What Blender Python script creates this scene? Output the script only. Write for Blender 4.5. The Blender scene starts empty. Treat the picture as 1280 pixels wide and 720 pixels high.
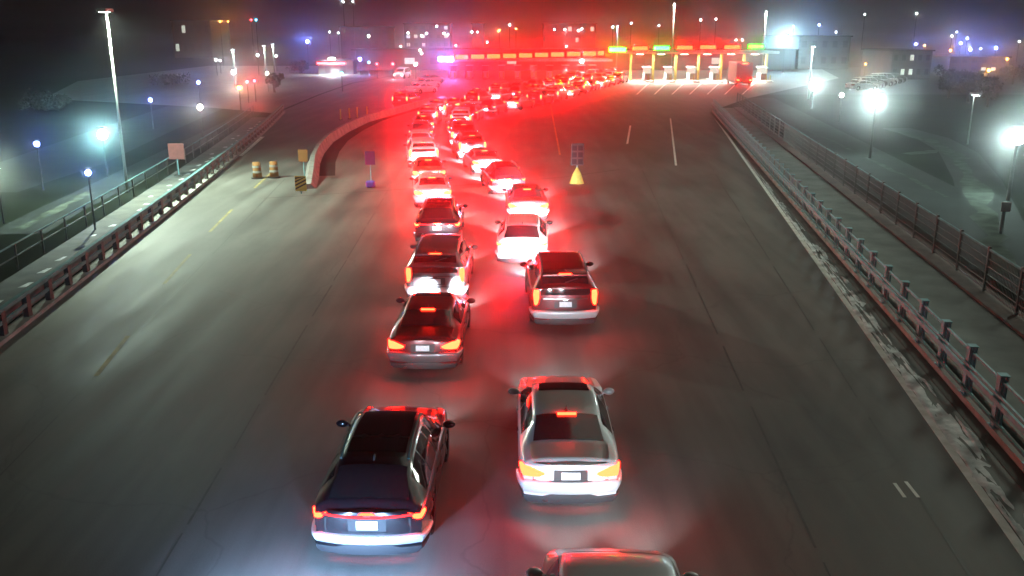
import bpy, math, random
from mathutils import Vector, Matrix
random.seed(7)
R = math.radians
S = bpy.context.scene
COL = S.collection
PI = math.pi

# ------------------------------------------------------------------ camera
CAM_H, FPX, TILT = 8.4, 1130.0, R(15.9)
cd = bpy.data.cameras.new('camera'); cam = bpy.data.objects.new('camera', cd); COL.objects.link(cam)
cam.location = (0, 0, CAM_H); cam.rotation_euler = (R(90) - TILT, 0, 0)
cd.sensor_width = 36; cd.lens = 36 * FPX / 1280; cd.clip_end = 4000; cd.clip_start = .1
S.camera = cam
S.render.engine = 'CYCLES'
S.view_settings.view_transform = 'Standard'; S.view_settings.look = 'None'
S.view_settings.exposure = 0; S.view_settings.gamma = 1
S.cycles.use_denoising = True
S.cycles.max_bounces = 4; S.cycles.diffuse_bounces = 2; S.cycles.glossy_bounces = 3
S.cycles.volume_bounces = 1; S.cycles.transmission_bounces = 2
S.cycles.sample_clamp_indirect = 4
S.cycles.sample_clamp_direct = 0

def ray(px, py):
    cx = (px - 640) / FPX; cy = (360 - py) / FPX
    return Vector((cx, math.cos(TILT) + cy * math.sin(TILT), -math.sin(TILT) + cy * math.cos(TILT)))
def P(px, py, z=0.0):
    d = ray(px, py); t = (z - CAM_H) / d.z
    return Vector((d.x * t, d.y * t, z))
def Q(px, py, Y):
    """the place seen at that pixel at road distance Y"""
    d = ray(px, py); t = Y / d.y
    return Vector((d.x * t, Y, CAM_H + d.z * t))

# ------------------------------------------------------------------ materials
def mat(name, col, rough=.6, metal=0., coat=0., noise=0., nscale=5., emis=None, estr=0., bump=0., spec=.5, rvar=0.):
    m = bpy.data.materials.new(name); m.use_nodes = True
    nt = m.node_tree; b = nt.nodes['Principled BSDF']
    b.inputs['Base Color'].default_value = (*col, 1)
    b.inputs['Roughness'].default_value = rough; b.inputs['Metallic'].default_value = metal
    b.inputs['Coat Weight'].default_value = coat; b.inputs['Coat Roughness'].default_value = .12
    b.inputs['Specular IOR Level'].default_value = spec
    if emis:
        b.inputs['Emission Color'].default_value = (*emis, 1); b.inputs['Emission Strength'].default_value = estr
    if noise or bump or rvar:
        tc = nt.nodes.new('ShaderNodeTexCoord')
        n = nt.nodes.new('ShaderNodeTexNoise'); n.inputs['Scale'].default_value = nscale; n.inputs['Detail'].default_value = 6
        nt.links.new(tc.outputs['Object'], n.inputs['Vector'])
        if noise:
            r = nt.nodes.new('ShaderNodeValToRGB')
            r.color_ramp.elements[0].position = .3; r.color_ramp.elements[1].position = .72
            r.color_ramp.elements[0].color = (*[max(0, c * (1 - noise)) for c in col], 1)
            r.color_ramp.elements[1].color = (*[min(1, c * (1 + noise)) for c in col], 1)
            nt.links.new(n.outputs['Fac'], r.inputs['Fac']); nt.links.new(r.outputs['Color'], b.inputs['Base Color'])
        if rvar:
            mr = nt.nodes.new('ShaderNodeMapRange'); mr.inputs['To Min'].default_value = rough - rvar; mr.inputs['To Max'].default_value = rough + rvar
            nt.links.new(n.outputs['Fac'], mr.inputs['Value']); nt.links.new(mr.outputs['Result'], b.inputs['Roughness'])
        if bump:
            bp = nt.nodes.new('ShaderNodeBump'); bp.inputs['Strength'].default_value = bump; bp.inputs['Distance'].default_value = .02
            nt.links.new(n.outputs['Fac'], bp.inputs['Height']); nt.links.new(bp.outputs['Normal'], b.inputs['Normal'])
    return m

def asphalt():
    m = bpy.data.materials.new('asphalt'); m.use_nodes = True
    nt = m.node_tree; b = nt.nodes['Principled BSDF']; L = nt.links
    tc = nt.nodes.new('ShaderNodeTexCoord')
    def noise(scale, stretch=(1, 1, 1), detail=6):
        mp = nt.nodes.new('ShaderNodeMapping'); mp.inputs['Scale'].default_value = stretch
        n = nt.nodes.new('ShaderNodeTexNoise'); n.inputs['Scale'].default_value = scale; n.inputs['Detail'].default_value = detail
        L.new(tc.outputs['Object'], mp.inputs['Vector']); L.new(mp.outputs['Vector'], n.inputs['Vector']); return n
    def math_(op, a, b_):
        k = nt.nodes.new('ShaderNodeMath'); k.operation = op
        for i, v in enumerate((a, b_)):
            if hasattr(v, 'links'): L.new(v, k.inputs[i])
            else: k.inputs[i].default_value = v
        return k.outputs[0]
    streak = noise(1.0, (1.1, .035, 1), 4)       # wheel-worn bands along the lanes
    blotch = noise(.16, (1, .6, 1), 5); grain = noise(38, detail=3); salt = noise(.9, (1, .22, 1), 8)
    v = math_('ADD', math_('MULTIPLY', streak.outputs['Fac'], .42), math_('MULTIPLY', blotch.outputs['Fac'], .58))
    v = math_('ADD', v, math_('MULTIPLY', math_('SUBTRACT', grain.outputs['Fac'], .5), .16))
    v = math_('ADD', v, math_('MULTIPLY', math_('SUBTRACT', salt.outputs['Fac'], .5), .4))
    r = nt.nodes.new('ShaderNodeValToRGB'); e = r.color_ramp.elements
    e[0].position = .34; e[0].color = (.045, .045, .040, 1); e[1].position = .64; e[1].color = (.165, .163, .148, 1)
    L.new(v, r.inputs['Fac'])
    # thin sealed cracks
    vo = nt.nodes.new('ShaderNodeTexVoronoi'); vo.feature = 'DISTANCE_TO_EDGE'; vo.inputs['Scale'].default_value = .16
    wob = noise(.7); mx = nt.nodes.new('ShaderNodeMixRGB'); mx.blend_type = 'ADD'; mx.inputs['Fac'].default_value = 1.5
    L.new(tc.outputs['Object'], mx.inputs['Color1']); L.new(wob.outputs['Color'], mx.inputs['Color2']); L.new(mx.outputs['Color'], vo.inputs['Vector'])
    ck = nt.nodes.new('ShaderNodeMapRange'); ck.inputs['From Max'].default_value = .006; ck.inputs['To Min'].default_value = .8
    L.new(vo.outputs['Distance'], ck.inputs['Value'])
    mu = nt.nodes.new('ShaderNodeMixRGB'); mu.blend_type = 'MULTIPLY'; mu.inputs['Fac'].default_value = 1
    L.new(r.outputs['Color'], mu.inputs['Color1']); L.new(ck.outputs['Result'], mu.inputs['Color2'])
    L.new(mu.outputs['Color'], b.inputs['Base Color'])
    mr = nt.nodes.new('ShaderNodeMapRange'); mr.inputs['From Min'].default_value = .3; mr.inputs['From Max'].default_value = .7
    mr.inputs['To Min'].default_value = .55; mr.inputs['To Max'].default_value = .8
    L.new(v, mr.inputs['Value']); L.new(mr.outputs['Result'], b.inputs['Roughness'])
    bp = nt.nodes.new('ShaderNodeBump'); bp.inputs['Strength'].default_value = .35; bp.inputs['Distance'].default_value = .01
    L.new(grain.outputs['Fac'], bp.inputs['Height']); L.new(bp.outputs['Normal'], b.inputs['Normal'])
    return m

M = {}
M['asphalt'] = asphalt()
M['grass'] = mat('dry grass', (.009, .012, .008), .95, spec=0, noise=.6, nscale=.12)
M['lot'] = mat('lot asphalt', (.014, .017, .016), .9, spec=.08, noise=.4, nscale=.35)
M['walk'] = mat('walkway concrete', (.12, .13, .118), .8, noise=.35, nscale=.8, bump=.2)
M['redkerb'] = mat('rusty stained kerb', (.09, .05, .04), .85, noise=.4, nscale=2)
M['concrete'] = mat('concrete', (.24, .24, .22), .85, noise=.3, nscale=1.5, bump=.25)
M['darkconc'] = mat('stained and shaded concrete', (.07, .07, .062), .9, noise=.4, nscale=1.2)
M['snow'] = mat('old snow', (.72, .76, .76), .9, noise=.45, nscale=3, bump=.6)
M['frost'] = mat('thin frost', (.05, .06, .052), .9, spec=0, noise=.5, nscale=1.2)
M['white'] = mat('worn white line paint', (.85, .88, .78), .7, noise=.25, nscale=2.5)
M['yellowline'] = mat('worn yellow line paint', (.30, .25, .09), .7, noise=.5, nscale=2.0)
M['galv'] = mat('galvanised steel', (.17, .38, .42), .6, metal=.1, noise=.2, nscale=4)
M['rail'] = mat('painted rail', (.08, .17, .17), .85, spec=.2, noise=.3, nscale=2)
M['darkfence'] = mat('dark steel fence', (.035, .04, .035), .6)
M['pole'] = mat('pale lamp pole', (.25, .27, .25), .6, metal=.1)
M['darkpole'] = mat('dark pole', (.02, .022, .022), .5)
M['yellow'] = mat('yellow paint', (.5, .42, .08), .7, noise=.15, nscale=6)
M['black'] = mat('black rubber', (.015, .015, .015), .7)
M['trim'] = mat('black trim', (.02, .02, .022), .5)
M['glass'] = mat('tinted car glass', (.012, .012, .014), .07, spec=.8)
M['rim'] = mat('alloy rim', (.5, .5, .52), .3, metal=.9)
M['chrome'] = mat('chrome', (.6, .6, .62), .15, metal=1)
M['orange'] = mat('orange sign sheeting', (.2, .09, .02), .8)
M['redsign'] = mat('faded red sign', (.16, .055, .05), .8, noise=.2)
M['blue'] = mat('blue sign sheeting', (.06, .06, .4), .8)
M['purple'] = mat('purple sign sheeting', (.07, .025, .12), .8)
M['bldg'] = mat('grey cladding', (.05, .05, .05), .8, noise=.2, nscale=.6)
M['bldgdark'] = mat('dark brick', (.025, .022, .02), .85, noise=.3, nscale=.5)
M['bldgwhite'] = mat('pale cladding', (.5, .5, .48), .7, noise=.15)
M['bark'] = mat('bark', (.07, .06, .045), .9, noise=.3, nscale=6)
M['leaf'] = mat('dark evergreen foliage', (.035, .05, .028), .8, noise=.5, nscale=3)
M['plate'] = mat('licence plate', (.7, .72, .75), .4, noise=.12, nscale=30)
M['housing'] = mat('sign housing', (.05, .05, .05), .6)
M['lowwin'] = mat('unlit window glass', (.02, .02, .025), .1)

def emit(name, col, st):
    m = bpy.data.materials.new(name); m.use_nodes = True; nt = m.node_tree
    nt.nodes.remove(nt.nodes['Principled BSDF']); e = nt.nodes.new('ShaderNodeEmission')
    e.inputs['Color'].default_value = (*col, 1); e.inputs['Strength'].default_value = st
    nt.links.new(e.outputs[0], nt.nodes['Material Output'].inputs['Surface']); return m
RED = (1, .010, .008)
E = {
 'tail': emit('brake lens lit', (1, .0062, .0018), 130),
 'tailfar': emit('brake lens glaring', (1, .0026, .0007), 460),
 'pinkfill': emit('added pink fill lit', (.7, .42, .9), 280),  # added glow for far cars, turns the red wash pinker
 'third': emit('high brake lens lit', (1, .01, .003), 70),
 'bar': emit('thin tail bar lit', (1, .015, .02), 9),
 'head': emit('headlight lens lit', (.85, .92, 1), 60),
 'red': emit('red lane sign lit', (1, .0045, .0012), 130),
 'green': emit('green lane sign lit', (.0015, 1, .03), 34),
 'yellowgreen': emit('yellow green lane sign lit', (.025, 1, .005), 28),
 'bluesign': emit('blue white lane sign lit', (.15, .25, 1), 200),
 'white': emit('white lamp lit', (.82, 1, .97), 40),
 'warm': emit('warm white lamp lit', (1, .9, .7), 18),
 'bluel': emit('blue white lamp lit', (.16, .24, 1), 60),
 'orange': emit('orange sodium lamp lit', (1, .32, .05), 30),
 'redl': emit('red lamp lit', (1, .04, .05), 25),
 'cyan': emit('cyan lamp lit', (.1, .6, 1), 25),
 'win': emit('lit window', (.9, 1, .85), .8),
}

# ------------------------------------------------------------------ helpers
def tag(o, label=None, cat=None, group=None, kind=None):
    if label: o['label'] = label
    if cat: o['category'] = cat
    if group: o['group'] = group
    if kind: o['kind'] = kind
    return o
def empty(name, loc=(0, 0, 0), rz=0, label=None, cat=None, group=None):
    o = bpy.data.objects.new(name, None); COL.objects.link(o)
    o.location = loc; o.rotation_euler = (0, 0, rz); o.empty_display_size = .3
    return tag(o, label, cat, group)
class MB:
    def __init__(s): s.v = []; s.f = []
    def add(s, vs, fs):
        n = len(s.v); s.v += [tuple(v) for v in vs]; s.f += [tuple(i + n for i in f) for f in fs]; return s
    def box(s, c, d, rz=0, taper=1.0):
        x, y, z = [k / 2 for k in d]; ca, sa = math.cos(rz), math.sin(rz); vs = []
        for dz in (-z, z):
            t = taper if dz > 0 else 1
            for dx, dy in ((-x, -y), (x, -y), (x, y), (-x, y)):
                dx *= t; dy *= t
                vs.append((c[0] + dx * ca - dy * sa, c[1] + dx * sa + dy * ca, c[2] + dz))
        return s.add(vs, [(0, 3, 2, 1), (4, 5, 6, 7), (0, 1, 5, 4), (1, 2, 6, 5), (2, 3, 7, 6), (3, 0, 4, 7)])
    def beam(s, a, b, w, h, up=Vector((0, 0, 1))):
        a, b = Vector(a), Vector(b); d = (b - a).normalized(); sd = d.cross(up)
        if sd.length < 1e-4: sd = Vector((1, 0, 0))
        sd.normalize(); u = sd.cross(d)
        vs = [p + sd * i * w / 2 + u * j * h / 2 for p in (a, b) for i, j in ((-1, -1), (1, -1), (1, 1), (-1, 1))]
        return s.add(vs, [(0, 1, 2, 3), (7, 6, 5, 4), (0, 4, 5, 1), (1, 5, 6, 2), (2, 6, 7, 3), (3, 7, 4, 0)])
    def tube(s, pts, r, n=8, r2=None):
        pts = [Vector(p) for p in pts]; rings = []; k = len(pts)
        for i, p in enumerate(pts):
            d = (pts[min(i + 1, k - 1)] - pts[max(i - 1, 0)]).normalized()
            a = d.cross(Vector((0, 0, 1)))
            if a.length < 1e-3: a = Vector((1, 0, 0))
            a.normalize(); b = d.cross(a); rr = r if r2 is None else r + (r2 - r) * i / (k - 1)
            rings.append([p + (a * math.cos(2 * PI * j / n) + b * math.sin(2 * PI * j / n)) * rr for j in range(n)])
        vs = [v for q in rings for v in q]; fs = []
        for i in range(k - 1):
            for j in range(n): fs.append((i * n + j, i * n + (j + 1) % n, (i + 1) * n + (j + 1) % n, (i + 1) * n + j))
        fs += [tuple(range(n))[::-1], tuple((k - 1) * n + j for j in range(n))]
        return s.add(vs, fs)
    def ball(s, c, r, n=8, m=5, sq=(1, 1, 1)):
        vs = [(c[0], c[1], c[2] + r * sq[2])]; fs = []
        for i in range(1, m):
            t = PI * i / m
            for j in range(n):
                a = 2 * PI * j / n
                vs.append((c[0] + r * sq[0] * math.sin(t) * math.cos(a), c[1] + r * sq[1] * math.sin(t) * math.sin(a), c[2] + r * sq[2] * math.cos(t)))
        vs.append((c[0], c[1], c[2] - r * sq[2]))
        for j in range(n): fs.append((0, 1 + j, 1 + (j + 1) % n))
        for i in range(m - 2):
            for j in range(n): fs.append((1 + i * n + j, 1 + (i + 1) * n + j, 1 + (i + 1) * n + (j + 1) % n, 1 + i * n + (j + 1) % n))
        l = len(vs) - 1
        for j in range(n): fs.append((l, 1 + (m - 2) * n + (j + 1) % n, 1 + (m - 2) * n + j))
        return s.add(vs, fs)
    def mesh(s, name, m, smooth=False):
        me = bpy.data.meshes.new(name); me.from_pydata(s.v, [], s.f); me.materials.append(m)
        if smooth: me.polygons.foreach_set('use_smooth', [True] * len(me.polygons))
        me.update(); return me
    def build(s, name, m, parent=None, smooth=False, loc=None):
        o = bpy.data.objects.new(name, s.mesh(name, m, smooth)); COL.objects.link(o)
        if parent: o.parent = parent
        if loc: o.location = loc
        return o
def bevel(o, w=.02, seg=2):
    b = o.modifiers.new('bevel', 'BEVEL'); b.width = w; b.segments = seg; b.limit_method = 'ANGLE'; return o
KIDS = {}
def reg(o, p): o.parent = p; return o
def tree_copy(o, parent=None):
    c = o.copy(); COL.objects.link(c)
    if parent: c.parent = parent
    for ch in list(CH.get(o.name, [])): tree_copy(ch, c)
    return c
CH = {}
def index_children():
    CH.clear()
    for o in bpy.data.objects:
        if o.parent: CH.setdefault(o.parent.name, []).append(o)
ORD = ['first', 'second', 'third', 'fourth', 'fifth', 'sixth', 'seventh', 'eighth', 'ninth', 'tenth', 'eleventh', 'twelfth', 'thirteenth',
       'fourteenth', 'fifteenth', 'sixteenth', 'seventeenth', 'eighteenth', 'nineteenth', 'twentieth', 'twenty-first', 'twenty-second', 'twenty-third',
       'twenty-fourth', 'twenty-fifth', 'twenty-sixth', 'twenty-seventh', 'twenty-eighth', 'twenty-ninth', 'thirtieth', 'thirty-first', 'thirty-second', 'thirty-third',
       'thirty-fourth', 'thirty-fifth', 'thirty-sixth', 'thirty-seventh', 'thirty-eighth', 'thirty-ninth', 'fortieth']
def lerp(a, b, t): return a + (b - a) * t
def interp(keys, y):
    if y <= keys[0][0]: return keys[0][1]
    for (a, va), (b, vb) in zip(keys, keys[1:]):
        if y <= b: return va + (vb - va) * (y - a) / (b - a)
    return keys[-1][1]
def smoothkeys(keys, y, w=.07):
    return sum(interp(keys, y + k * w) * g for k, g in ((-1, .2), (-.5, .2), (0, .2), (.5, .2), (1, .2)))

# ------------------------------------------------------------------ ground sheets
def sheet(name, pts, z, m, kind='structure'):
    mb = MB().add([(p[0], p[1], z) for p in pts], [tuple(range(len(pts)))])
    return tag(mb.build(name, m), kind=kind)
def strip_sheet(name, line_a, line_b, z, m):
    n = len(line_a); vs = [(*p[:2], z) for p in line_a] + [(*p[:2], z) for p in line_b]
    return tag(MB().add(vs, [(i, i + 1, n + i + 1, n + i) for i in range(n - 1)]).build(name, m), kind='structure')
def RX(y): return 10.45 + .138 * (y - 17.84)          # right railing foot
def WX(y): return 8.55 + .150 * (y - 13.3)            # right white line
def FX(y): return 15.0 + .132 * (y - 25.2)            # dark fence beyond the walkway
def LX(y): return -14.35 - .118 * (y - 23.8) - .0004 * max(0, y - 40) ** 2      # left guard rail foot

g = sheet('ground', [(-1480, -45), (1480, -45), (1480, 2280), (-1480, 2280)], -.03, M['grass'])
ys = [-12 + i * 6 for i in range(19)] + [108, 120]
road_pts = [(LX(y) - .1, y) for y in range(-12, 97, 6)] + [(-34, 104), (-60, 118), (-75, 160), (-75, 230), (75, 230), (60, 170), (30, 118)] + \
           [(RX(y) + .1, y) for y in range(100, -13, -6)]
sheet('road', road_pts, 0, M['asphalt'])
yy = [-10 + 4 * i for i in range(29)]
# raised walkway on the right: kerb step and slab
mb = MB()
for a, b in zip(yy, yy[1:]):
    mb.add([(RX(a) + .5, a, 0), (RX(b) + .5, b, 0), (RX(b) + .5, b, .14), (RX(a) + .5, a, .14), (FX(a) - .55, a, .14), (FX(b) - .55, b, .14)],
           [(0, 3, 2, 1), (3, 4, 5, 2)])
tag(mb.build('walkway', M['walk']), kind='structure')
mb = MB()
for a, b in zip(yy, yy[1:]):
    mb.add([(FX(a) - .55, a, .145), (FX(b) - .55, b, .145), (FX(b) + .3, b, .22), (FX(a) + .3, a, .22), (FX(a) - .55, a, .22), (FX(b) - .55, b, .22), (FX(b) + .3, b, -.03), (FX(a) + .3, a, -.03)],
           [(0, 4, 5, 1), (4, 3, 2, 5), (3, 7, 6, 2)])
tag(mb.build('walkway_kerb', M['redkerb']), kind='structure')
# concrete footing of the railing, two steps with the railing's shadow painted beside as a dark strip
def ribbon(name, f0, f1, z0, z1, m, y0=-10, y1=100, step=4, kind='structure'):
    mb = MB(); q = [y0 + step * i for i in range(int((y1 - y0) / step) + 1)]
    for a, b in zip(q, q[1:]):
        mb.add([(f0(a), a, z0), (f0(b), b, z0), (f0(b), b, z1), (f0(a), a, z1), (f1(a), a, z1), (f1(b), b, z1), (f1(b), b, z0), (f1(a), a, z0)],
               [(0, 1, 2, 3), (3, 2, 5, 4), (4, 5, 6, 7)])
    o = mb.build(name, m)
    return tag(o, kind=kind)
ribbon('kerb', lambda y: RX(y) - .12, lambda y: RX(y) + .14, 0, .16, M['concrete'])
ribbon('shade_strip', lambda y: RX(y) - .42, lambda y: RX(y) - .14, .004, .012, M['darkconc'])  # dark strip painted where the railing shades the road
ribbon('kerb', lambda y: RX(y) + .3, lambda y: RX(y) + .495, 0, .2, M['concrete'])
# white edge line and frosty snow beyond it
ribbon('edge_line', lambda y: WX(y) - .09, lambda y: WX(y) + .09, .0, .005, M['white'], y1=96)
mb = MB()
for _ in range(330):
    y = 6 + 78 * random.random() ** 1.25; w = RX(y) - .5 - WX(y) - .12
    if w < .08: continue
    f = random.random() ** 2.6; x = WX(y) + .14 + f * w; rx = random.uniform(.03, .17) * min(1, w); ry = random.uniform(.12, .8) * (1 + y / 50)
    if x + rx * 1.3 > RX(y) - .44: continue
    n = 14; ph = [random.uniform(0, 6.28) for _ in range(3)]; ring = []
    for k in range(n):
        a = 2 * PI * k / n; q = 1 + .35 * math.sin(2 * a + ph[0]) * .6 + .28 * math.sin(3 * a + ph[1]) + .2 * math.sin(5 * a + ph[2])
        dy = ry * q * math.sin(a); ring.append((x + rx * q * math.cos(a) + .148 * dy, y + dy, .006))
    mb.add(ring + [(x, y, random.uniform(.012, .03))], [(k, (k + 1) % n, n) for k in range(n)])
tag(mb.build('snow_patches', M['snow'], smooth=True), 'thin grey snow lying between the white line and the railing', kind='stuff')

# lane paint
def paint(name, pxs, w, m, z=.006):
    pts = [P(*p) for p in pxs]; mb = MB()
    for a, b in zip(pts, pts[1:]):
        d = (b - a).normalized(); s = Vector((-d.y, d.x, 0)) * w / 2
        mb.add([(*(a - s)[:2], z), (*(b - s)[:2], z), (*(b + s)[:2], z), (*(a + s)[:2], z)], [(0, 1, 2, 3)])
    return tag(mb.build(name, m), kind='structure')
paint('lane_line', [(300, 195), (328, 171)], .35, M['white'])
paint('lane_line', [(838, 148), (845, 207)], .14, M['white'])
paint('lane_line', [(788, 157), (784, 180)], .16, M['white'])
paint('lane_line', [(688, 130), (692, 152), (697, 178), (700, 194)], .14, M['yellowline'])
for a, b in (((120, 470), (160, 420)), ((205, 355), (238, 318)), ((262, 290), (290, 262)), ((318, 235), (340, 215))):
    paint('lane_line', [a, b], .13, M['yellowline'])
for a, b in (((1118, 604), (1131, 622)), ((1132, 602), (1148, 622))): paint('lane_line', [a, b], .07, M['white'])
paint('stop_line', [(690, 100), (960, 103)], .5, M['white'])
for i in range(7): paint('lane_line', [(812 + i * 22, 103), (796 + i * 22, 118)], .2, M['white'])
# asphalt joint of the bridge deck across the lanes
paint('deck_joint', [(330, 248), (560, 233), (700, 222), (775, 212)], .12, M['darkconc'])

# long paving joints, sealed cracks and repair patches of the plaza
M['seal'] = mat('bitumen joint', (.05, .05, .045), .6, noise=.3, nscale=3)
M['patch'] = mat('newer asphalt patch', (.06, .06, .056), .75, noise=.35, nscale=9)
M['patchpale'] = mat('pale worn patch', (.15, .15, .135), .8, noise=.4, nscale=5)
for x0, sl_ in ((7.0, .12), (4.9, .07), (-5.6, -.03), (-9.5, -.09)):
    mb = MB(); yk = 6.0
    while yk < 90:
        l_ = random.uniform(2, 6); w_ = random.uniform(.012, .03)
        xa, xb = x0 + sl_ * (yk - 10) + random.uniform(-.02, .02), x0 + sl_ * (yk + l_ - 10) + random.uniform(-.02, .02)
        mb.add([(xa - w_, yk, .004), (xa + w_, yk, .004), (xb + w_, yk + l_, .004), (xb - w_, yk + l_, .004)], [(0, 1, 2, 3)]); yk += l_ + random.uniform(0, 1.2)
    tag(mb.build('paving_joint', M['seal']), kind='structure')

# land to the right of the fence: grey lot, dirt, snow-edged path
strip_sheet('service_road', [(FX(y) + 1.2, y) for y in (0, 20, 40, 60, 80, 100, 120)], [(FX(y) + 6.5, y) for y in (0, 20, 40, 60, 80, 100, 120)], -.02, M['lot'])
snowpath = [(1120, 160), (1165, 172), (1198, 190), (1222, 225), (1236, 262), (1246, 300), (1262, 340)]
def path_ribbon(name, pxs, w, m, z, jitter=0, kind='structure'):
    pts = [P(*p) for p in pxs]; fine = []
    for a, b in zip(pts, pts[1:]):
        for k in range(5): fine.append(a.lerp(b, k / 5))
    fine.append(pts[-1]); va, vb = [], []
    for i, p in enumerate(fine):
        d = (fine[min(i + 1, len(fine) - 1)] - fine[max(0, i - 1)]).normalized(); s = Vector((-d.y, d.x, 0))
        va.append(p + s * (w / 2 + random.uniform(-jitter, jitter))); vb.append(p - s * (w / 2 + random.uniform(-jitter, jitter)))
    n = len(va)
    o = MB().add([(*v[:2], z) for v in va + vb], [(i, i + 1, n + i + 1, n + i) for i in range(n - 1)]).build(name, m)
    return tag(o, kind=kind)
path_ribbon('footpath', snowpath, 2.6, M['lot'], -.015)
o = path_ribbon('snow_bank', [(x - 4, y + 3) for x, y in snowpath], .9, M['frost'], -.008, .35, 'stuff'); o['label'] = 'frosted strip of snow along the curved footpath'
o = path_ribbon('snow_bank', [(985, 152), (1040, 176), (1100, 205), (1150, 228), (1182, 246)], .30, M['frost'], -.009, .14, 'stuff'); o['label'] = 'thin snow line along the far edge of the service road'
o = path_ribbon('snow_bank', [(1130, 192), (1180, 188), (1205, 200)], .8, M['frost'], -.007, .35, 'stuff'); o['label'] = 'frosted patch beside the bend of the footpath'
# far parking lot behind the footpath
sheet('parking_lot', [P(930, 118), P(1290, 118), P(1300, 84), P(940, 84)], -.018, M['lot'])
# left side land
strip_sheet('walkway', [(LX(y) - .6, y) for y in range(-4, 100, 8)], [(LX(y) - 2.6, y) for y in range(-4, 100, 8)], .01, M['darkconc'])
path_ribbon('service_road', [(20, 292), (70, 264), (120, 240), (200, 200), (300, 150), (345, 118)], 2.4, M['lot'], -.018)
path_ribbon('side_road', [(-60, 240), (60, 205), (160, 165), (260, 128), (360, 104), (470, 92)], 7, M['lot'], -.02)
o = path_ribbon('snow_bank', [(22, 287), (60, 266), (115, 240)], .5, M['frost'], -.01, .2, 'stuff'); o['label'] = 'frosty verge beside the narrow road outside the left walkway'
mb = MB()
for i in range(34):
    y = 24 + i * 1.9 + random.uniform(-.4, .4); x = LX(y) - random.uniform(1.2, 1.9)
    l, w = random.uniform(.3, .8), random.uniform(.06, .16)
    mb.add([(x - w, y, .016), (x + w, y + .1, .016), (x + w * .6, y + l, .016), (x - w * .7, y + l * .9, .016)], [(0, 1, 2, 3)])
tag(mb.build('snow_patches', M['snow']), 'scattered snow scraps on the left walkway', kind='stuff')
paint('painted_kerb_line', [(352, 138), (400, 118), (440, 104), (490, 95)], .35, M['frost'], .007)

# ------------------------------------------------------------------ right railing
rr = empty('bridge_railing', (0, 0, 0), 0, 'galvanised steel bridge railing with square posts along the right walkway', 'railing')
post = MB().box((0, 0, .08), (.26, .3, .025)).box((0, 0, .66), (.03, .18, 1.18)).box((-.075, 0, .66), (.02, .2, 1.18)).box((.075, 0, .66), (.02, .2, 1.18)).box((0, 0, 1.262), (.21, .23, .02)).mesh('post', M['galv'])
y = 5.0; ang = -math.atan(.138); ylist = []
while y < 98:
    o = bpy.data.objects.new('post', post); COL.objects.link(o); o.parent = rr; o.location = (RX(y), y, .08); o.rotation_euler.z = ang
    ylist.append(y); y += 1.86
ya, yb = 2, 99
def rline(z, off): return (RX(ya) + off, ya, z), (RX(yb) + off, yb, z)
MB().beam(*rline(1.20, .0), .05, .05).build('top_rail', M['galv'], rr)
MB().beam(*rline(.80, -.14), .06, .12).build('middle_rail', M['galv'], rr)
MB().beam(*rline(.95, -.12), .05, .05).build('middle_rail', M['galv'], rr)
MB().beam(*rline(.36, -.14), .05, .06).build('lower_rail', M['rail'], rr)
# dark fence beyond the walkway
ff = empty('mesh_fence', (0, 0, 0), 0, 'dark steel fence on the outer edge of the right walkway', 'fence')
mb = MB()
for z in (.32, .55, .8, 1.05, 1.3): mb.beam((FX(4), 4, z), (FX(104), 104, z), .02, .025)
k = 4
while k < 70:
    mb.beam((FX(k), k, .25), (FX(k), k, 1.55), .014, .014); k += .11
mb.build('mesh_panel', M['darkfence'], ff)
MB().beam((FX(4), 4, 1.6), (FX(104), 104, 1.6), .06, .06).build('top_rail', M['rail'], ff)
pm = MB().box((0, 0, .95), (.08, .08, 1.5)).mesh('fence_post', M['darkfence'])
k = 5
while k < 104:
    o = bpy.data.objects.new('fence_post', pm); COL.objects.link(o); o.parent = ff; o.location = (FX(k), k, 0); k += 2.6

# ------------------------------------------------------------------ left guard rail
lr = empty('guard_rail', (0, 0, 0), 0, 'low concrete and steel guard rail with dark posts along the left lane', 'guard rail')
def curve_beam(name, f, off, z, w, h, m, parent, y0, y1, step=3):
    mb = MB(); q = [y0 + step * i for i in range(int((y1 - y0) / step) + 1)]
    for a, b in zip(q, q[1:]): mb.beam((f(a) + off, a, z), (f(b) + off, b + .01, z), w, h)
    return mb.build(name, m, parent)
curve_beam('top_rail', LX, 0, .82, .16, .12, M['rail'], lr, 8, 98)
curve_beam('lower_rail', LX, .05, .5, .06, .12, M['rail'], lr, 8, 98)
curve_beam('back_panel', LX, -.35, .34, .05, .5, M['walk'], lr, 8, 98)
curve_beam('base', LX, 0, .06, .4, .12, M['concrete'], lr, 8, 98)
pm = MB().box((0, 0, .4), (.16, .22, .72)).mesh('post', M['darkfence'])
k = 8.5
while k < 98:
    o = bpy.data.objects.new('post', pm); COL.objects.link(o); o.parent = lr; o.location = (LX(k) + .02, k, .03); k += 1.75
fr = empty('outer_rail', (0, 0, 0), 0, 'thin pipe rail on the outer edge of the left walkway', 'railing')
curve_beam('top_rail', LX, -2.75, .95, .05, .05, M['rail'], fr, 12, 96)
curve_beam('middle_rail', LX, -2.75, .5, .04, .04, M['darkfence'], fr, 12, 96)
pm = MB().box((0, 0, .48), (.06, .06, .96)).mesh('post', M['darkfence'])
k = 12
while k < 96:
    o = bpy.data.objects.new('post', pm); COL.objects.link(o); o.parent = fr; o.location = (LX(k) - 2.75, k, 0); k += 2.5

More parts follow.
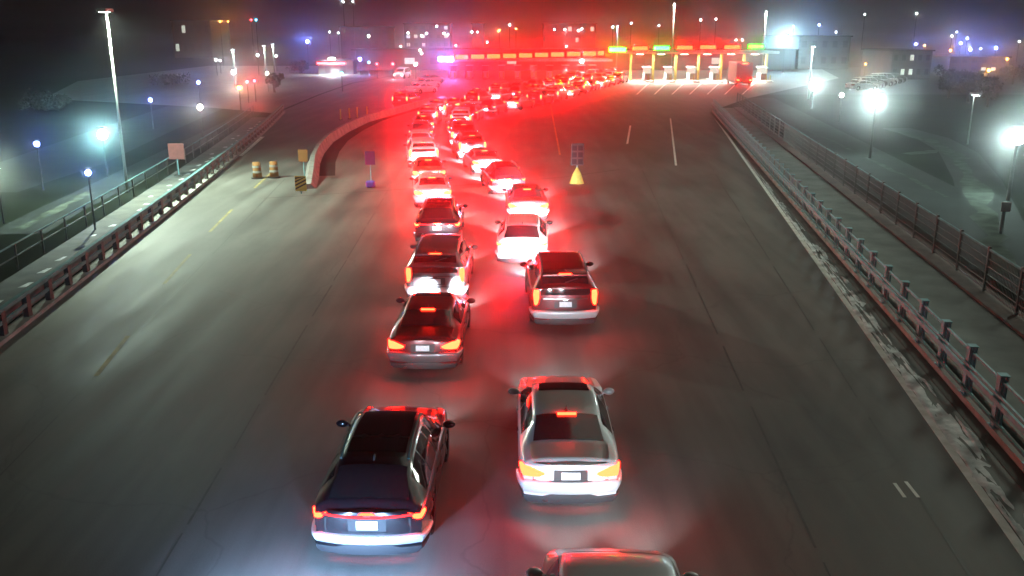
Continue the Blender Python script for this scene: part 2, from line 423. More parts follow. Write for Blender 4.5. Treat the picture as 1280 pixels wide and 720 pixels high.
# ------------------------------------------------------------------ median barrier with markers
isl = [(386, 236), (390, 222), (392, 205), (398, 192), (410, 178), (430, 165), (455, 153), (482, 145), (510, 137), (540, 128)]
ip = [P(*p) for p in isl]
mb = MB(); prof = [(-.42, 0), (-.3, .12), (-.16, .55), (-.14, .62), (.14, .62), (.16, .55), (.3, .12), (.42, 0)]
rings = []
for i, p in enumerate(ip):
    d = (ip[min(i + 1, len(ip) - 1)] - ip[max(0, i - 1)]).normalized(); s = Vector((-d.y, d.x, 0))
    rings.append([(p + s * a * -1 + Vector((0, 0, b * (.45 if i == 0 else 1)))) for a, b in prof])
vs = [v for r_ in rings for v in r_]; n = len(prof); fs = []
for i in range(len(ip) - 1):
    for j in range(n - 1): fs.append((i * n + j, i * n + j + 1, (i + 1) * n + j + 1, (i + 1) * n + j))
fs.append(tuple(range(n)))
mb.add(vs, fs)
tag(mb.build('median_barrier', M['concrete']), 'curved grey concrete median barrier left of the car queue', 'barrier')
path_ribbon('median_strip', [(x + 13, y - 2) for x, y in isl[1:]], 1.5, M['lot'], .008)

def chevron_board(loc):
    t = empty('hazard_marker', loc, 0, 'yellow and black striped hazard marker at the nose of the median barrier', 'marker')
    MB().box((0, 0, .35), (.07, .07, .7)).build('post', M['galv'], t)
    b = MB().box((0, -.05, .55), (.6, .02, .8)).build('board', M['yellow'], t)
    mb = MB()
    for i in range(4):
        z = .22 + i * .19
        mb.add([(-.29, -.064, z), (.29, -.064, z + .3 if z + .3 < .94 else .94), (.29, -.064, min(.94, z + .38)), (-.29, -.064, z + .09)], [(0, 1, 2, 3)])
    mb.build('stripe', M['black'], t)
    return t
chevron_board(P(377, 242))
def sign_board(name, loc, w, z0, z1, m, label, cat='sign', depth=.04, pole='galv'):
    t = empty(name, loc, 0, label, cat)
    MB().tube([(0, .05, 0), (0, .05, z1 - .1)], .035, 8).build('post', M[pole], t)
    bevel(MB().box((0, 0, (z0 + z1) / 2), (w, depth, z1 - z0)).build('sign_panel', m, t), .02)
    bevel(MB().box((0, .05, .04), (.45, .45, .08)).build('base', M['darkfence'], t), .02)
    return t
sign_board('road_sign', P(378, 228) + Vector((-.1, 1, 0)), .55, 1.05, 1.75, M['orange'], 'orange warning sign standing behind the hazard marker on the median')
def barrel(px, py, label):
    t = empty('traffic_barrel', P(px, py), 0, label, 'traffic barrel', 'orange traffic barrels on the left lanes')
    MB().tube([(0, 0, .06), (0, 0, .95)], .28, 14, .22).build('drum', M['orange'], t, True)
    MB().tube([(0, 0, 0), (0, 0, .07)], .36, 14).build('rubber_base', M['black'], t)
    for z in (.35, .65): MB().tube([(0, 0, z), (0, 0, z + .12)], .275 if z < .5 else .255, 14, .26 if z < .5 else .245).build('reflective_band', M['concrete'], t)
barrel(322, 223, 'dull orange barrel, left one of the pair before the median'); barrel(343, 222, 'dull orange barrel, right one of the pair before the median')
t = sign_board('guide_sign', P(464, 234), .55, 1.25, 2.0, M['purple'], 'purple sign panel on a thin post with a blue sandbag base')
bevel(MB().box((.0, -.2, .22), (.5, .4, .36)).build('sandbag', M['blue'], t), .1, 3)
t = empty('portable_sign', P(721, 229), 0, 'portable dark display board on a yellow cone-shaped base right of the queue', 'sign')
MB().tube([(0, 0, 0), (0, 0, .55), (0, 0, .9)], .42, 12, .05).build('cone_base', M['yellow'], t)
MB().tube([(0, 0, .85), (0, 0, 1.1)], .04).build('post', M['galv'], t)
bevel(MB().box((0, 0, 1.65), (.72, .14, 1.25)).build('display_panel', M['bldg'], t), .03)
mb = MB()
for c in (-1, 1):
    for r_ in range(3): mb.box((c * .17, -.085, 1.25 + r_ * .38), (.26, .02, .28))
mb.build('display_window', M['lowwin'], t)
for i, px in enumerate((426, 437, 447, 459)):
    t = empty('delineator_post', P(px, 150 - i * 1.2), 0, f'thin yellow delineator post, {ORD[i]} from the left behind the median', 'delineator', 'yellow delineator posts behind the median')
    MB().tube([(0, 0, .05), (0, 0, 1.05)], .07, 8).build('tube', M['yellow'], t)
    MB().tube([(0, 0, 0), (0, 0, .06)], .2, 10).build('base', M['black'], t)
t = sign_board('road_sign', (LX(54) - 2.0, 54, 0), .95, 1.0, 1.95, M['redsign'], 'faded pinkish red square sign beyond the left guard rail')

# ------------------------------------------------------------------ cars
GW = {}
def car_proto(kind):
    sp = dict(
      sedan=dict(L=4.85, W=1.86, zt=[(0, 1.0), (.06, 1.05), (.5, 1.10), (.62, 1.11), (1.35, 1.37), (1.65, 1.42), (2.3, 1.45), (2.8, 1.40), (3.6, 1.02), (4.4, .90), (4.7, .80), (4.85, .68)], zb=.96, roof=.635, rw=(.66, 1.32), ws=(2.86, 3.52), sw=(1.15, 3.25)),
      crossover=dict(L=4.6, W=1.92, zt=[(0, 1.0), (.08, 1.10), (.62, 1.44), (.85, 1.53), (1.5, 1.59), (2.3, 1.58), (2.7, 1.52), (3.45, 1.10), (4.15, .98), (4.45, .86), (4.6, .72)], zb=1.0, roof=.62, rw=(.13, .66), ws=(2.76, 3.36), sw=(.55, 3.1)),
      suv=dict(L=4.95, W=1.98, zt=[(0, 1.36), (.05, 1.42), (.28, 1.66), (.5, 1.75), (1.4, 1.78), (2.5, 1.77), (2.95, 1.70), (3.7, 1.20), (4.5, 1.08), (4.8, .95), (4.95, .78)], zb=1.08, roof=.69, rw=(.06, .27), ws=(3.02, 3.62), sw=(.45, 3.35)),
      minivan=dict(L=4.75, W=2.0, zt=[(0, 1.4), (.05, 1.48), (.24, 1.80), (.45, 1.89), (1.5, 1.93), (2.7, 1.90), (3.1, 1.80), (4.0, 1.18), (4.45, 1.0), (4.65, .9), (4.75, .75)], zb=1.08, roof=.76, rw=(.06, .22), ws=(3.2, 3.9), sw=(.4, 3.5)),
    )[kind]
    L, W = sp['L'], sp['W']; HW = W / 2
    wr_ = .335 if kind == 'sedan' else .365
    yr, yf = .98, L - .88
    plan = [(0, .89), (.1, .94), (.3, .975), (.8, 1), (L - 1.1, 1), (L - .45, .95), (L - .15, .86), (L, .74)]
    def zt(y): return smoothkeys(sp['zt'], y) if .15 < y < L - .1 else interp(sp['zt'], y)
    def hw(y): return HW * smoothkeys(plan, y, .1)
    tall = kind in ('suv', 'minivan')
    def sect(y, arch=True):
        t = zt(y); zb = sp['zb'] + .03 * (1 - y / L)
        if tall: zb += interp([(0, .2), (.2, .19), (.6, .03), (.9, 0)], y)
        zb = min(zb, t - .05); c = max(0, min(1, (t - zb - .06) / .3)); h = hw(y)
        r = lerp(.80 * h, sp['roof'] * (1 - .03 * (y > L / 2)), c); edge = t - .075 * c - .015
        bw = .945 * h
        s = [(0, t), (r * .5, t - .006), (r * .8, t - .02), (r * .94, t - .035 - .012 * c), (r, edge)]
        for k in (.33, .66): s.append((lerp(r, bw, k) + .018 * c, lerp(edge, zb, k)))
        s += [(bw, zb), (.975 * h, zb - .035), (.992 * h, zb - .1), (h, zb - .24), (.985 * h, zb - .3), (h * .992, .52), (.985 * h, .38), (.95 * h, .27), (.9 * h, .25)]
        return s
    def side_x(y, z):
        s = sect(y)
        for (xa, za), (xb, zb_) in zip(s, s[1:]):
            if zb_ <= z <= za and za > zb_: return xa + (xb - xa) * (za - z) / (za - zb_)
        return s[-1][0]
    def top_z(y, x):
        s = sect(y)
        for (xa, za), (xb, zb_) in zip(s, s[1:]):
            if xa <= x <= xb and xb > xa: return za + (zb_ - za) * (x - xa) / (xb - xa)
        return s[4][1]
    # body loft
    st = sorted(set([round(L * i / 44, 4) for i in range(45)] + [.03, .06, .1] + [round(a + wr_ * 1.16 * k, 4) for a in (yr, yf) for k in (-1, -.97, -.88, -.7, -.4, 0, .4, .7, .88, .97, 1)]))
    verts = []; n = None
    for y in st:
        s = sect(y); zs = 0
        for a in (yr, yf):
            d = abs(y - a); Ra = wr_ * 1.16
            if d <= Ra: zs = wr_ + math.sqrt(max(0, Ra * Ra - d * d))
        s = [(x, max(z, zs)) if z < zs else (x, z) for x, z in s]
        row = [(-x, y, z) for x, z in s[::-1]] + [(x, y, z) for x, z in s[1:]]
        n = len(row); verts += row
    mb = MB(); fs = []
    for i in range(len(st) - 1):
        for j in range(n - 1): fs.append((i * n + j, (i + 1) * n + j, (i + 1) * n + j + 1, i * n + j + 1))
    mb.add(verts, fs)
    # rear and front caps, curved in plan
    def rear_y(x, x0, z): return -.10 * (1 - min(1, abs(x) / max(x0, .01)) ** 2.4) - .035 * max(0, 1 - abs(z - .75) / .5) * (1 - min(1, abs(x) / max(x0, .01)) ** 4)
    def cap(y, sgn, bul):
        s = sect(y); cols = 12; vs = []
        for x0, z in s:
            for c in range(cols + 1):
                x = x0 * (-1 + 2 * c / cols)
                b = rear_y(x, x0, z) if sgn < 0 else bul * (1 - (abs(x) / max(x0, .01)) ** 2.2 if x0 > .02 else 0)
                vs.append((x, y + b * (0 if x0 < .02 or x0 == s[0][0] else 1), z))
        fs = []
        for i in range(1, len(s) - 1):
            for c in range(cols):
                q = (i * (cols + 1) + c, i * (cols + 1) + c + 1, (i + 1) * (cols + 1) + c + 1, (i + 1) * (cols + 1) + c)
                fs.append(q if sgn > 0 else q[::-1])
        # top lip: close between the curved first row and the loft edge
        lip = []
        base = len(vs)
        for c in range(cols + 1):
            x = s[1][0] * (-1 + 2 * c / cols); vs.append((x, y, top_z(y, abs(x))))
        for c in range(cols): lip.append((base + c, (cols + 1) + c, (cols + 1) + c + 1, base + c + 1))
        mb.add(vs, fs + lip)
    cap(0, -1, .1); cap(L, 1, .14)
    mb.box((0, L / 2, .33), (W * .72, L * .94, .16))
    def plan_pt(s, z, off):
        sg = 1 if s >= 0 else -1; a = abs(s); x0 = side_x(0, z)
        if a <= 1:
            x = a * x0; y = rear_y(x, x0, z); e = .001
            x2 = max(0, x - .02); y2 = rear_y(x2, x0, z); t = Vector((.02, y - y2)); t.normalize(); nn = Vector((t.y, -t.x))
            if nn.y > 0: nn = -nn
        else:
            y = (a - 1); x = side_x(y, z); nn = Vector((1, -.12 if a > 1.05 else -.6)).normalized()
        return Vector((sg * (x + nn.x * off), y + nn.y * off, z))
    def strip(ss, lo, hi, off, thick, rows=3, shape=None):
        vs = []; fs = []; m_ = len(ss)
        prof = [(0, off - thick)] + [(r_ / rows, off * (1 if 0 < r_ < rows else .8)) for r_ in range(rows + 1)] + [(1, off - thick)]
        if shape: prof = [(0, off - thick)] + [(a_, off * b_) for a_, b_ in shape] + [(1, off - thick)]
        for t_, of in prof:
            for s_, a, b in zip(ss, lo, hi): vs.append(plan_pt(s_, lerp(a, b, t_), of))
        for i in range(len(prof) - 1):
            for j in range(m_ - 1): fs.append((i * m_ + j, i * m_ + j + 1, (i + 1) * m_ + j + 1, (i + 1) * m_ + j))
        for e in (0, m_ - 1):
            col = [i * m_ + e for i in range(len(prof))]; fs.append(tuple(col if e else col[::-1]))
        return MB().add(vs, fs)
    parts = {}
    parts['body'] = mb
    ss = [-1.42, -1.3, -1.15, -1.04, -1.0, -.93, -.8, -.6, -.4, -.2, 0, .2, .4, .6, .8, .93, 1.0, 1.04, 1.15, 1.3, 1.42]
    zt0 = .66 if kind == 'sedan' else .64
    parts['rear_bumper'] = strip(ss, [.36 + .03 * min(1, abs(s)) for s in ss], [zt0 + (.02 if abs(s) < 1 else 0) - (.06 if kind == 'crossover' else 0) for s in ss], .075, .13, 5, [(0, -.35), (.18, .25), (.42, .7), (.62, .95), (.8, 1.0), (.93, .85), (1, .5)])
    parts['lower_trim'] = strip(ss, [.24] * len(ss), [.37 + (.05 if abs(a_) < .55 else 0) for a_ in ss], .045, .12, 2)
    parts['roof_antenna'] = MB().box((0, sp['rw'][1] + .12, zt(sp['rw'][1] + .12) + .03), (.03, .14, .08), taper=.45)
    # tail lamps
    tl = {}
    for sg in (-1, 1):
        if kind == 'sedan':
            q = [.56, .66, .78, .88, .96, 1.0, 1.06, 1.16, 1.26]; lo = [.80, .765, .75, .745, .745, .745, .76, .79, .84]; hi = [.835, .87, .905, .93, .94, .94, .94, .925, .88]
        elif kind == 'crossover':
            q = [.86, .93, 1.0, 1.07, 1.15]; lo = [.87, .85, .85, .87, .9]; hi = [.955, .965, .965, .96, .945]
        elif kind == 'suv':
            q = [.855, .9, .95, 1.0, 1.05]; lo = [1.0, .84, .80, .82, .95]; hi = [1.24, 1.26, 1.26, 1.26, 1.25]
        else:
            q = [.82, .88, .95, 1.0, 1.08]; lo = [.9, .84, .82, .82, .9]; hi = [1.22, 1.26, 1.26, 1.26, 1.24]
        if sg < 0: q = [-a for a in q][::-1]; lo = lo[::-1]; hi = hi[::-1]
        tl[sg] = strip(q, lo, hi, .022, .05, 2)
    seam = MB()
    zs_ = {'sedan': (.68, .72, .965), 'crossover': (.62, .80, .98), 'suv': (.68, .85, 1.2), 'minivan': (.68, .85, 1.2)}[kind]
    for sg in (-1, 1):
        q_ = strip([sg * .80 - .006, sg * .80 + .006], [zs_[0]] * 2, [zs_[2]] * 2, .004, .01, 3); parts[f'panel_gap.{sg}'] = q_
        for yd in ((1.55, 2.55, 3.55) if kind == 'sedan' else (1.35, 2.3, 3.3)):
            if sg > 0: q_ = strip([1 + yd - .008, 1 + yd + .008], [.42] * 2, [sp['zb'] - .04] * 2, .004, .01, 3)
            else: q_ = strip([-1 - yd - .008, -1 - yd + .008], [.42] * 2, [sp['zb'] - .04] * 2, .004, .01, 3)
            parts[f'panel_gap.{sg}{yd}'] = q_
    parts['panel_gap.low'] = strip([-.8, -.4, 0, .4, .8], [zs_[0]] * 5, [zs_[0] + .012] * 5, .004, .01, 1)
    for sg in (-1, 1):
        for yd in ((1.6, 2.6) if kind == 'sedan' else (1.45, 2.4)):
            a_, b_ = sorted((sg * (1 + yd), sg * (1 + yd + .2)))
            q_ = strip([a_, b_], [sp['zb'] - .13] * 2, [sp['zb'] - .10] * 2, .03, .03, 1); parts[f'door_handle.{sg}{yd}'] = q_
    parts['badge'] = MB().add(*(lambda k_: (k_.v, k_.f))(strip([-.07, 0, .07], [zs_[1] + .10] * 3, [zs_[1] + .14] * 3, .02, .02, 1)))
    if tall:
        yw = .07
        parts['rear_wiper'] = MB().beam((0, yw - .03, top_z(yw, 0) + .02), (.36, yw + .05, top_z(yw + .08, .3) + .03), .025, .02)
    # licence plate on the hatch or boot lid
    pz = {'sedan': (.72, .86), 'crossover': (.70, .85), 'suv': (.78, .93), 'minivan': (.8, .95)}[kind]
    q = [-.2, -.1, 0, .1, .2]
    parts['licence_plate'] = strip(q, [pz[0]] * 5, [pz[1]] * 5, .025, .02, 2)
    parts['plate_recess'] = strip([-.36, -.2, 0, .2, .36], [pz[0] - .035] * 5, [pz[1] + .035] * 5, .012, .02, 1)
    # glass patches
    def top_patch(y0, y1, fr, off, ny=8, nx=9, inset=0):
        vs = []; fs = []
        for i in range(ny + 1):
            y = lerp(y0, y1, i / ny); r = sect(y)[4][0] * fr * (1 - inset * (1 - i / ny))
            for j in range(nx + 1):
                x = r * (-1 + 2 * j / nx); vs.append((x, y + off[1], top_z(y, abs(x)) + off[2]))
        for i in range(ny):
            for j in range(nx): a = i * (nx + 1) + j; fs.append((a, a + 1, a + nx + 2, a + nx + 1))
        return MB().add(vs, fs)
    parts['rear_window'] = top_patch(*sp['rw'], .92, (0, -.008, .008))
    if tall:
        g_ = strip([-.8, -.6, -.3, 0, .3, .6, .8], [1.12] * 7, [1.30] * 7, .012, .02, 2); parts['rear_window'].add(g_.v, g_.f)
    parts['windscreen'] = top_patch(*sp['ws'], .93, (0, .008, .008))
    rf = (sp['rw'][1], sp['ws'][0])
    if kind in ('sedan', 'crossover'): parts['sunroof'] = top_patch(rf[0] + (.95 if kind == 'sedan' else .3), rf[1] - .08, .8, (0, 0, .006), 5, 7)
    def side_patch(sg, y0, y1):
        vs = []; fs = []; ny = max(3, int((y1 - y0) / .12)); nz = 3
        for i in range(ny + 1):
            y = lerp(y0, y1, i / ny); s = sect(y); lo = s[7][1] + .02; hi = max(lo + .01, s[4][1] - .02)
            for j in range(nz + 1):
                z = lerp(lo, hi, j / nz); vs.append((sg * (side_x(y, z) + .007), y, z))
        for i in range(ny):
            for j in range(nz):
                a = i * (nz + 1) + j; q = (a, a + nz + 1, a + nz + 2, a + 1); fs.append(q if sg > 0 else q[::-1])
        return MB().add(vs, fs)
    y0, y1 = sp['sw']; ym = (y0 + y1) / 2 + .1
    wins = []
    cuts = [(y0, ym - .75), (ym - .70, ym - .02), (ym + .04, y1)] if kind != 'sedan' else [(y0, ym - .02), (ym + .04, y1)]
    for sg in (-1, 1):
        for a, b in cuts: wins.append(side_patch(sg, a, b))
    # high brake lamp
    yb_ = sp['rw'][1] - .02; zb_ = top_z(yb_, 0)
    if kind == 'sedan': hb = MB().box((0, yb_ - .03, zb_ + .02), (.36, .05, .035))
    elif kind == 'crossover': hb = strip([-.17, -.08, 0, .08, .17], [.955] * 5, [.985] * 5, .035, .03, 1)
    elif kind == 'suv': hb = MB().box((0, yb_ - .06, zb_ + .035), (.36, .05, .05))
    else: hb = MB().box((0, yb_ - .05, zb_ + .03), (.34, .05, .045))
    ex = {}
    if kind in ('suv', 'minivan'):
        m_ = MB()
        for i in range(1): m_.beam((-sp['roof'] * .93, yb_ + .02, zb_ + .02), (sp['roof'] * .93, yb_ + .02, zb_ + .02), .26, .035)
        ex['spoiler'] = m_
    if kind in ('suv', 'crossover'):
        for sg in (-1, 1):
            pts = [(sg * (sp['roof'] - .05), lerp(rf[0] + .15, rf[1] - .1, i / 8), zt(lerp(rf[0] + .15, rf[1] - .1, i / 8)) + (.03 if 0 < i < 8 else -.03)) for i in range(9)]
            ex['roof_rail' + ('' if sg < 0 else '.r')] = MB().tube(pts, .018, 6)
    if kind == 'suv': parts['chrome_trim'] = strip([-.72, -.4, 0, .4, .72], [1.0] * 5, [1.025] * 5, .03, .02, 1)
    if kind == 'sedan': parts['exhaust_tip'] = strip([-.62, -.5], [.27] * 2, [.33] * 2, .06, .05, 1)
    mir = {}
    for sg in (-1, 1):
        ymr = sp['ws'][0] + .35; xm = side_x(ymr, sp['zb'] + .02)
        mir[sg] = MB().ball((sg * (xm + .14), ymr, sp['zb'] + .07), .13, 10, 7, (.95, .55, .62)).beam((sg * (xm - .02), ymr, sp['zb'] + .03), (sg * (xm + .1), ymr, sp['zb'] + .05), .06, .03)
    hl = {}
    for sg in (-1, 1):
        hz = .66 if kind in ('sedan', 'crossover') else .76
        hl[sg] = MB().ball((sg * HW * .66, L - .01, hz - .06), .1, 8, 5, (1.5, .7, .5))
    def wheel():
        m_ = MB(); prof = [(.1, wr_ - .09), (.115, wr_ - .02), (.09, wr_), (-.09, wr_), (-.115, wr_ - .02), (-.1, wr_ - .09)]; N = 22; vs = []; fs = []
        for a in range(N):
            t_ = 2 * PI * a / N
            for x, r in prof: vs.append((x, r * math.cos(t_), r * math.sin(t_)))
        k_ = len(prof)
        for a in range(N):
            for j in range(k_ - 1): fs.append((a * k_ + j, a * k_ + j + 1, ((a + 1) % N) * k_ + j + 1, ((a + 1) % N) * k_ + j))
        m_.add(vs, fs); rm = MB(); r = wr_ - .085
        for sx in (-1, 1):
            vs = [(sx * .07, 0, 0)] + [(sx * (.085 if a % 4 < 2 else .04), r * math.cos(2 * PI * a / 20), r * math.sin(2 * PI * a / 20)) for a in range(20)]
            rm.add(vs, [(0, 1 + a, 1 + (a + 1) % 20) for a in range(20)])
        return m_, rm
    wm, rm = wheel()
    return dict(sp=sp, parts=parts, tail=tl, hb=hb, wins=wins, ex=ex, mir=mir, hl=hl, wm=wm, rm=rm, L=L, HW=HW, wr=wr_, yr=yr, yf=yf, strip=strip)

PROTO = {k: car_proto(k) for k in ('sedan', 'crossover', 'suv', 'minivan')}
PAINTS = {
 'black': mat('black car paint', (.012, .010, .014), .3, metal=.3, coat=1, rvar=.04, nscale=2),
 'silver': mat('silver car paint', (.52, .53, .54), .4, metal=.25, coat=.8),
 'white': mat('white car paint', (.75, .76, .78), .35, coat=.8),
 'grey': mat('grey car paint', (.16, .16, .17), .34, metal=.5, coat=.8),
 'maroon': mat('dark red car paint', (.10, .015, .018), .32, metal=.4, coat=1),
 'blue': mat('dark blue car paint', (.03, .04, .10), .32, metal=.4, coat=1),
 'bronze': mat('bronze car paint', (.17, .12, .09), .34, metal=.5, coat=.8),
}
MESH = {}
def mget(kind, key, mb, m, smooth=True):
    k = (kind, key, m.name)
    if k not in MESH:
        me = mb.mesh(key.split('.')[0], m, smooth)
        try: me.set_sharp_from_angle(angle=R(38))
        except Exception: pass
        MESH[k] = me
    return MESH[k]
def child(name, me, parent, loc=(0, 0, 0)):
    o = bpy.data.objects.new(name, me); COL.objects.link(o); o.parent = parent; o.location = loc; return o
def spot(parent, loc, power, col, ang, tilt, yaw=0, blend=1, r=.05):
    l = bpy.data.lights.new('headlight_beam', 'SPOT'); l.energy = power; l.color = col; l.spot_size = R(ang); l.spot_blend = blend; l.shadow_soft_size = r
    o = bpy.data.objects.new('headlight_beam', l); COL.objects.link(o); o.parent = parent; o.location = loc
    o.rotation_euler = (R(90) - R(tilt), 0, R(yaw)); return o
def build_car(kind, paint, loc, rz, label, group, far=False, beam=0, bcol=(.85, .92, 1), tail='tail', cat=None, bumper=None, bang=66, btilt=6, simple=False):
    p = PROTO[kind]; name = {'sedan': 'sedan', 'crossover': 'crossover_car', 'suv': 'sport_utility_vehicle', 'minivan': 'minivan'}[kind]
    t = empty(name, loc, rz, label, cat or {'sedan': 'car', 'crossover': 'car', 'suv': 'suv', 'minivan': 'minivan'}[kind], group)
    pm = PAINTS[paint]; T = E[tail]
    child('body', mget(kind, 'body', p['parts']['body'], pm), t)
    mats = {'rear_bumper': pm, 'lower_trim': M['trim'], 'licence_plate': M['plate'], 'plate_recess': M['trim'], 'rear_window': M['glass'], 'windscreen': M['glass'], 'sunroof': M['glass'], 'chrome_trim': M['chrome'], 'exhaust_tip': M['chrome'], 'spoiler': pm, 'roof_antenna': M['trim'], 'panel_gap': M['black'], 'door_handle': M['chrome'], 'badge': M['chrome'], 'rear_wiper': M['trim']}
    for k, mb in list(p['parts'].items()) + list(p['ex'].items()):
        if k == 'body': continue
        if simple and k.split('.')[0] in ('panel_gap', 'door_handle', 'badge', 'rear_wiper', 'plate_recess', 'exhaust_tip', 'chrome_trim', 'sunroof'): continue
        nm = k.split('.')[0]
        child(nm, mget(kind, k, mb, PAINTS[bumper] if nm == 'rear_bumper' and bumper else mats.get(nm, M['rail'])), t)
    for i, mb in enumerate(p['wins']): child('side_window', mget(kind, f'side_window.{i}', mb, M['glass']), t)
    for sg in (-1, 1):
        child('tail_light', mget(kind, f'tail_light.{sg}', p['tail'][sg], T), t)
        child('wing_mirror', mget(kind, f'wing_mirror.{sg}', p['mir'][sg], pm if not simple else M['trim']), t)
        child('headlight', mget(kind, f'headlight.{sg}', p['hl'][sg], E['head'] if beam else M['chrome']), t)
        for y in (p['yr'], p['yf']):
            w = child('wheel', mget(kind, 'wheel', p['wm'], M['black']), t, (sg * (p['HW'] - .13), y, p['wr']))
            if not simple: child('rim', mget(kind, 'rim', p['rm'], M['rim']), w)
    child('brake_light', mget(kind, 'brake_light', p['hb'], E['third'] if tail in ('tail',) else T, False), t)
    if kind == 'crossover' and not simple:
        ss = [-.88 + i * .11 for i in range(17)]
        child('light_bar', mget(kind, 'light_bar', p['strip'](ss, [.90 + .03 * (abs(s)) ** 2 for s in ss], [.925 + .03 * abs(s) ** 2 for s in ss], .03, .02, 1), E['bar']), t)
    if simple and tail == 'tailfar':
        for sg in (-1, 1):
            l = bpy.data.lights.new('brake_glow', 'SPOT'); l.energy = 1150; l.color = (1, .0035, .006); l.spot_size = R(100); l.spot_blend = 1; l.shadow_soft_size = .085
            o = bpy.data.objects.new('brake_glow', l); COL.objects.link(o); o.parent = t; o.location = (sg * p['HW'] * .84, -.17, 1.02 if kind in ('suv', 'minivan') else .87)
            o.rotation_euler = (R(98), 0, R(180))
        child('pink_fill_strip', mget(kind, 'pink_fill_strip', p['strip']([-.17, 0, .17], [.60] * 3, [.635] * 3, .075, .03, 1), E['pinkfill'], False), t)  # added glowing strip below the plate that tints the road pink
    if beam:
        for sg in (-1, 1): spot(t, (sg * p['HW'] * .66, p['L'] + .13, .60 if kind in ('sedan', 'crossover') else .70), beam, bcol, bang, btilt)
    return t

GL, GR, GM = 'cars queued in the left lane', 'cars queued in the right lane', 'cars queued in the far outer lane'
def head(a, b): return -math.atan2(b.x - a.x, b.y - a.y)
# --- nearest cars, placed one by one (rear bumper on the ground point)
build_car('crossover', 'black', P(463, 704), R(-1.2), 'glossy black crossover with a thin red light bar, nearest car of the left lane', GL, beam=300, bumper='silver')
build_car('sedan', 'silver', P(712, 640), R(0), 'silver sedan with a dark sunroof, brake lights lit, in the right lane', GR, beam=600)
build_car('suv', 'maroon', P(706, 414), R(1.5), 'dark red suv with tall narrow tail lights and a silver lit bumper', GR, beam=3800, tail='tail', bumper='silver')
build_car('sedan', 'maroon', P(530, 470), R(-1), 'dark red sedan with lit brake lights directly behind a white-lit bumper', GL, beam=1400, tail='tail', bumper='grey')  # grey bumper puts a pale reflection band into the paint
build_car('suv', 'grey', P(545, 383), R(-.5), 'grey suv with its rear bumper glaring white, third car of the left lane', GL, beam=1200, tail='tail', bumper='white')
build_car('crossover', 'black', P(547, 308), R(1), 'black crossover between the grey suv and the brightest taillights, fourth in the left lane', GL, beam=1200, tail='tailfar')
build_car('minivan', 'silver', Vector((1.2, 7.4, 0)), R(-3), 'silver minivan roof cut off by the bottom edge of the photo', GR, beam=520, bang=64, btilt=8)
# the car just behind the black crossover, its bluish headlights fall on that bumper
build_car('sedan', 'grey', Vector((-3.0, 5.6, 0)), R(-1), 'grey sedan with bluish headlights just below the frame, behind the black crossover', GL, beam=2300, bcol=(.33, .58, 1), bang=140, btilt=40)

def spline(pxs):
    pts = [P(*p) for p in pxs]; out = []
    for i in range(len(pts) - 1):
        p0, p1, p2, p3 = pts[max(0, i - 1)], pts[i], pts[i + 1], pts[min(len(pts) - 1, i + 2)]
        for k in range(20):
            t = k / 20
            out.append(.5 * ((2 * p1) + (p2 - p0) * t + (2 * p0 - 5 * p1 + 4 * p2 - p3) * t * t + (3 * p1 - p0 - 3 * p2 + p3) * t ** 3))
    out.append(pts[-1]); return out
def along(pts, start, step):
    acc = 0; nxt = start; res = []
    for a, b in zip(pts, pts[1:]):
        d = (b - a).length
        while acc + d >= nxt:
            p = a.lerp(b, (nxt - acc) / d); res.append((p, head(a, b))); nxt += step * random.uniform(.95, 1.07)
        acc += d
    return res
laneL = spline([(547, 302), (541, 258), (535, 226), (527, 200), (527, 176), (534, 158), (553, 144), (585, 135), (625, 127), (680, 117), (728, 107), (768, 99)])
laneR = spline([(706, 406), (655, 334), (661, 281), (640, 251), (614, 224), (594, 205), (580, 186), (574, 168), (586, 152), (618, 142), (660, 134), (704, 123), (742, 112), (780, 102)])
laneM = spline([(570, 129), (600, 124), (640, 118), (690, 109), (730, 101), (765, 95)])
cnt = {}
kinds = ['sedan', 'suv', 'crossover', 'suv', 'minivan', 'sedan', 'crossover']
cols = ['grey', 'black', 'black', 'silver', 'blue', 'maroon', 'bronze', 'grey']
lanes = (('left lane', laneL, 7.0, GL, 4), ('right lane', laneR, 7.6, GR, 3), ('outer lane', laneM, 5, GM, 0))
cname = {'white': 'white', 'silver': 'silver', 'grey': 'grey', 'black': 'black', 'blue': 'dark blue', 'maroon': 'dark red', 'bronze': 'bronze'}
kname = {'sedan': 'sedan', 'suv': 'suv', 'crossover': 'crossover', 'minivan': 'minivan'}
for lname, ln, start, grp, base in lanes:
    seq = along(ln, start, 6.7)
    for i, (p, a) in enumerate(seq):
        kd = kinds[(i * 3 + base) % 7]; cl = random.choice(cols)
        if lname == 'right lane' and i < 5: cl = ['white', 'grey', 'black', 'grey', 'maroon'][i]; kd = ['crossover', 'sedan', 'crossover', 'sedan', 'suv'][i]
        if lname == 'right lane' and i == 0: p = P(652, 335); a = R(-2)
        if i == 0 and lname == 'left lane': cl = 'silver'; kd = 'sedan'
        near = p.y < 75
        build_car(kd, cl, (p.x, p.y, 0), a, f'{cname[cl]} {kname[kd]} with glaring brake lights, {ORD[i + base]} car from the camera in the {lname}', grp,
                  tail='tailfar', bumper='white' if (lname == 'right lane' and i < 6) or i % 4 == 1 else None, beam=(6000 if lname == 'right lane' and i < 5 else 1200) if near else (1500 if i % 3 == 0 else 0), simple=True)  # white bumpers on darker cars paint in the headlight glare
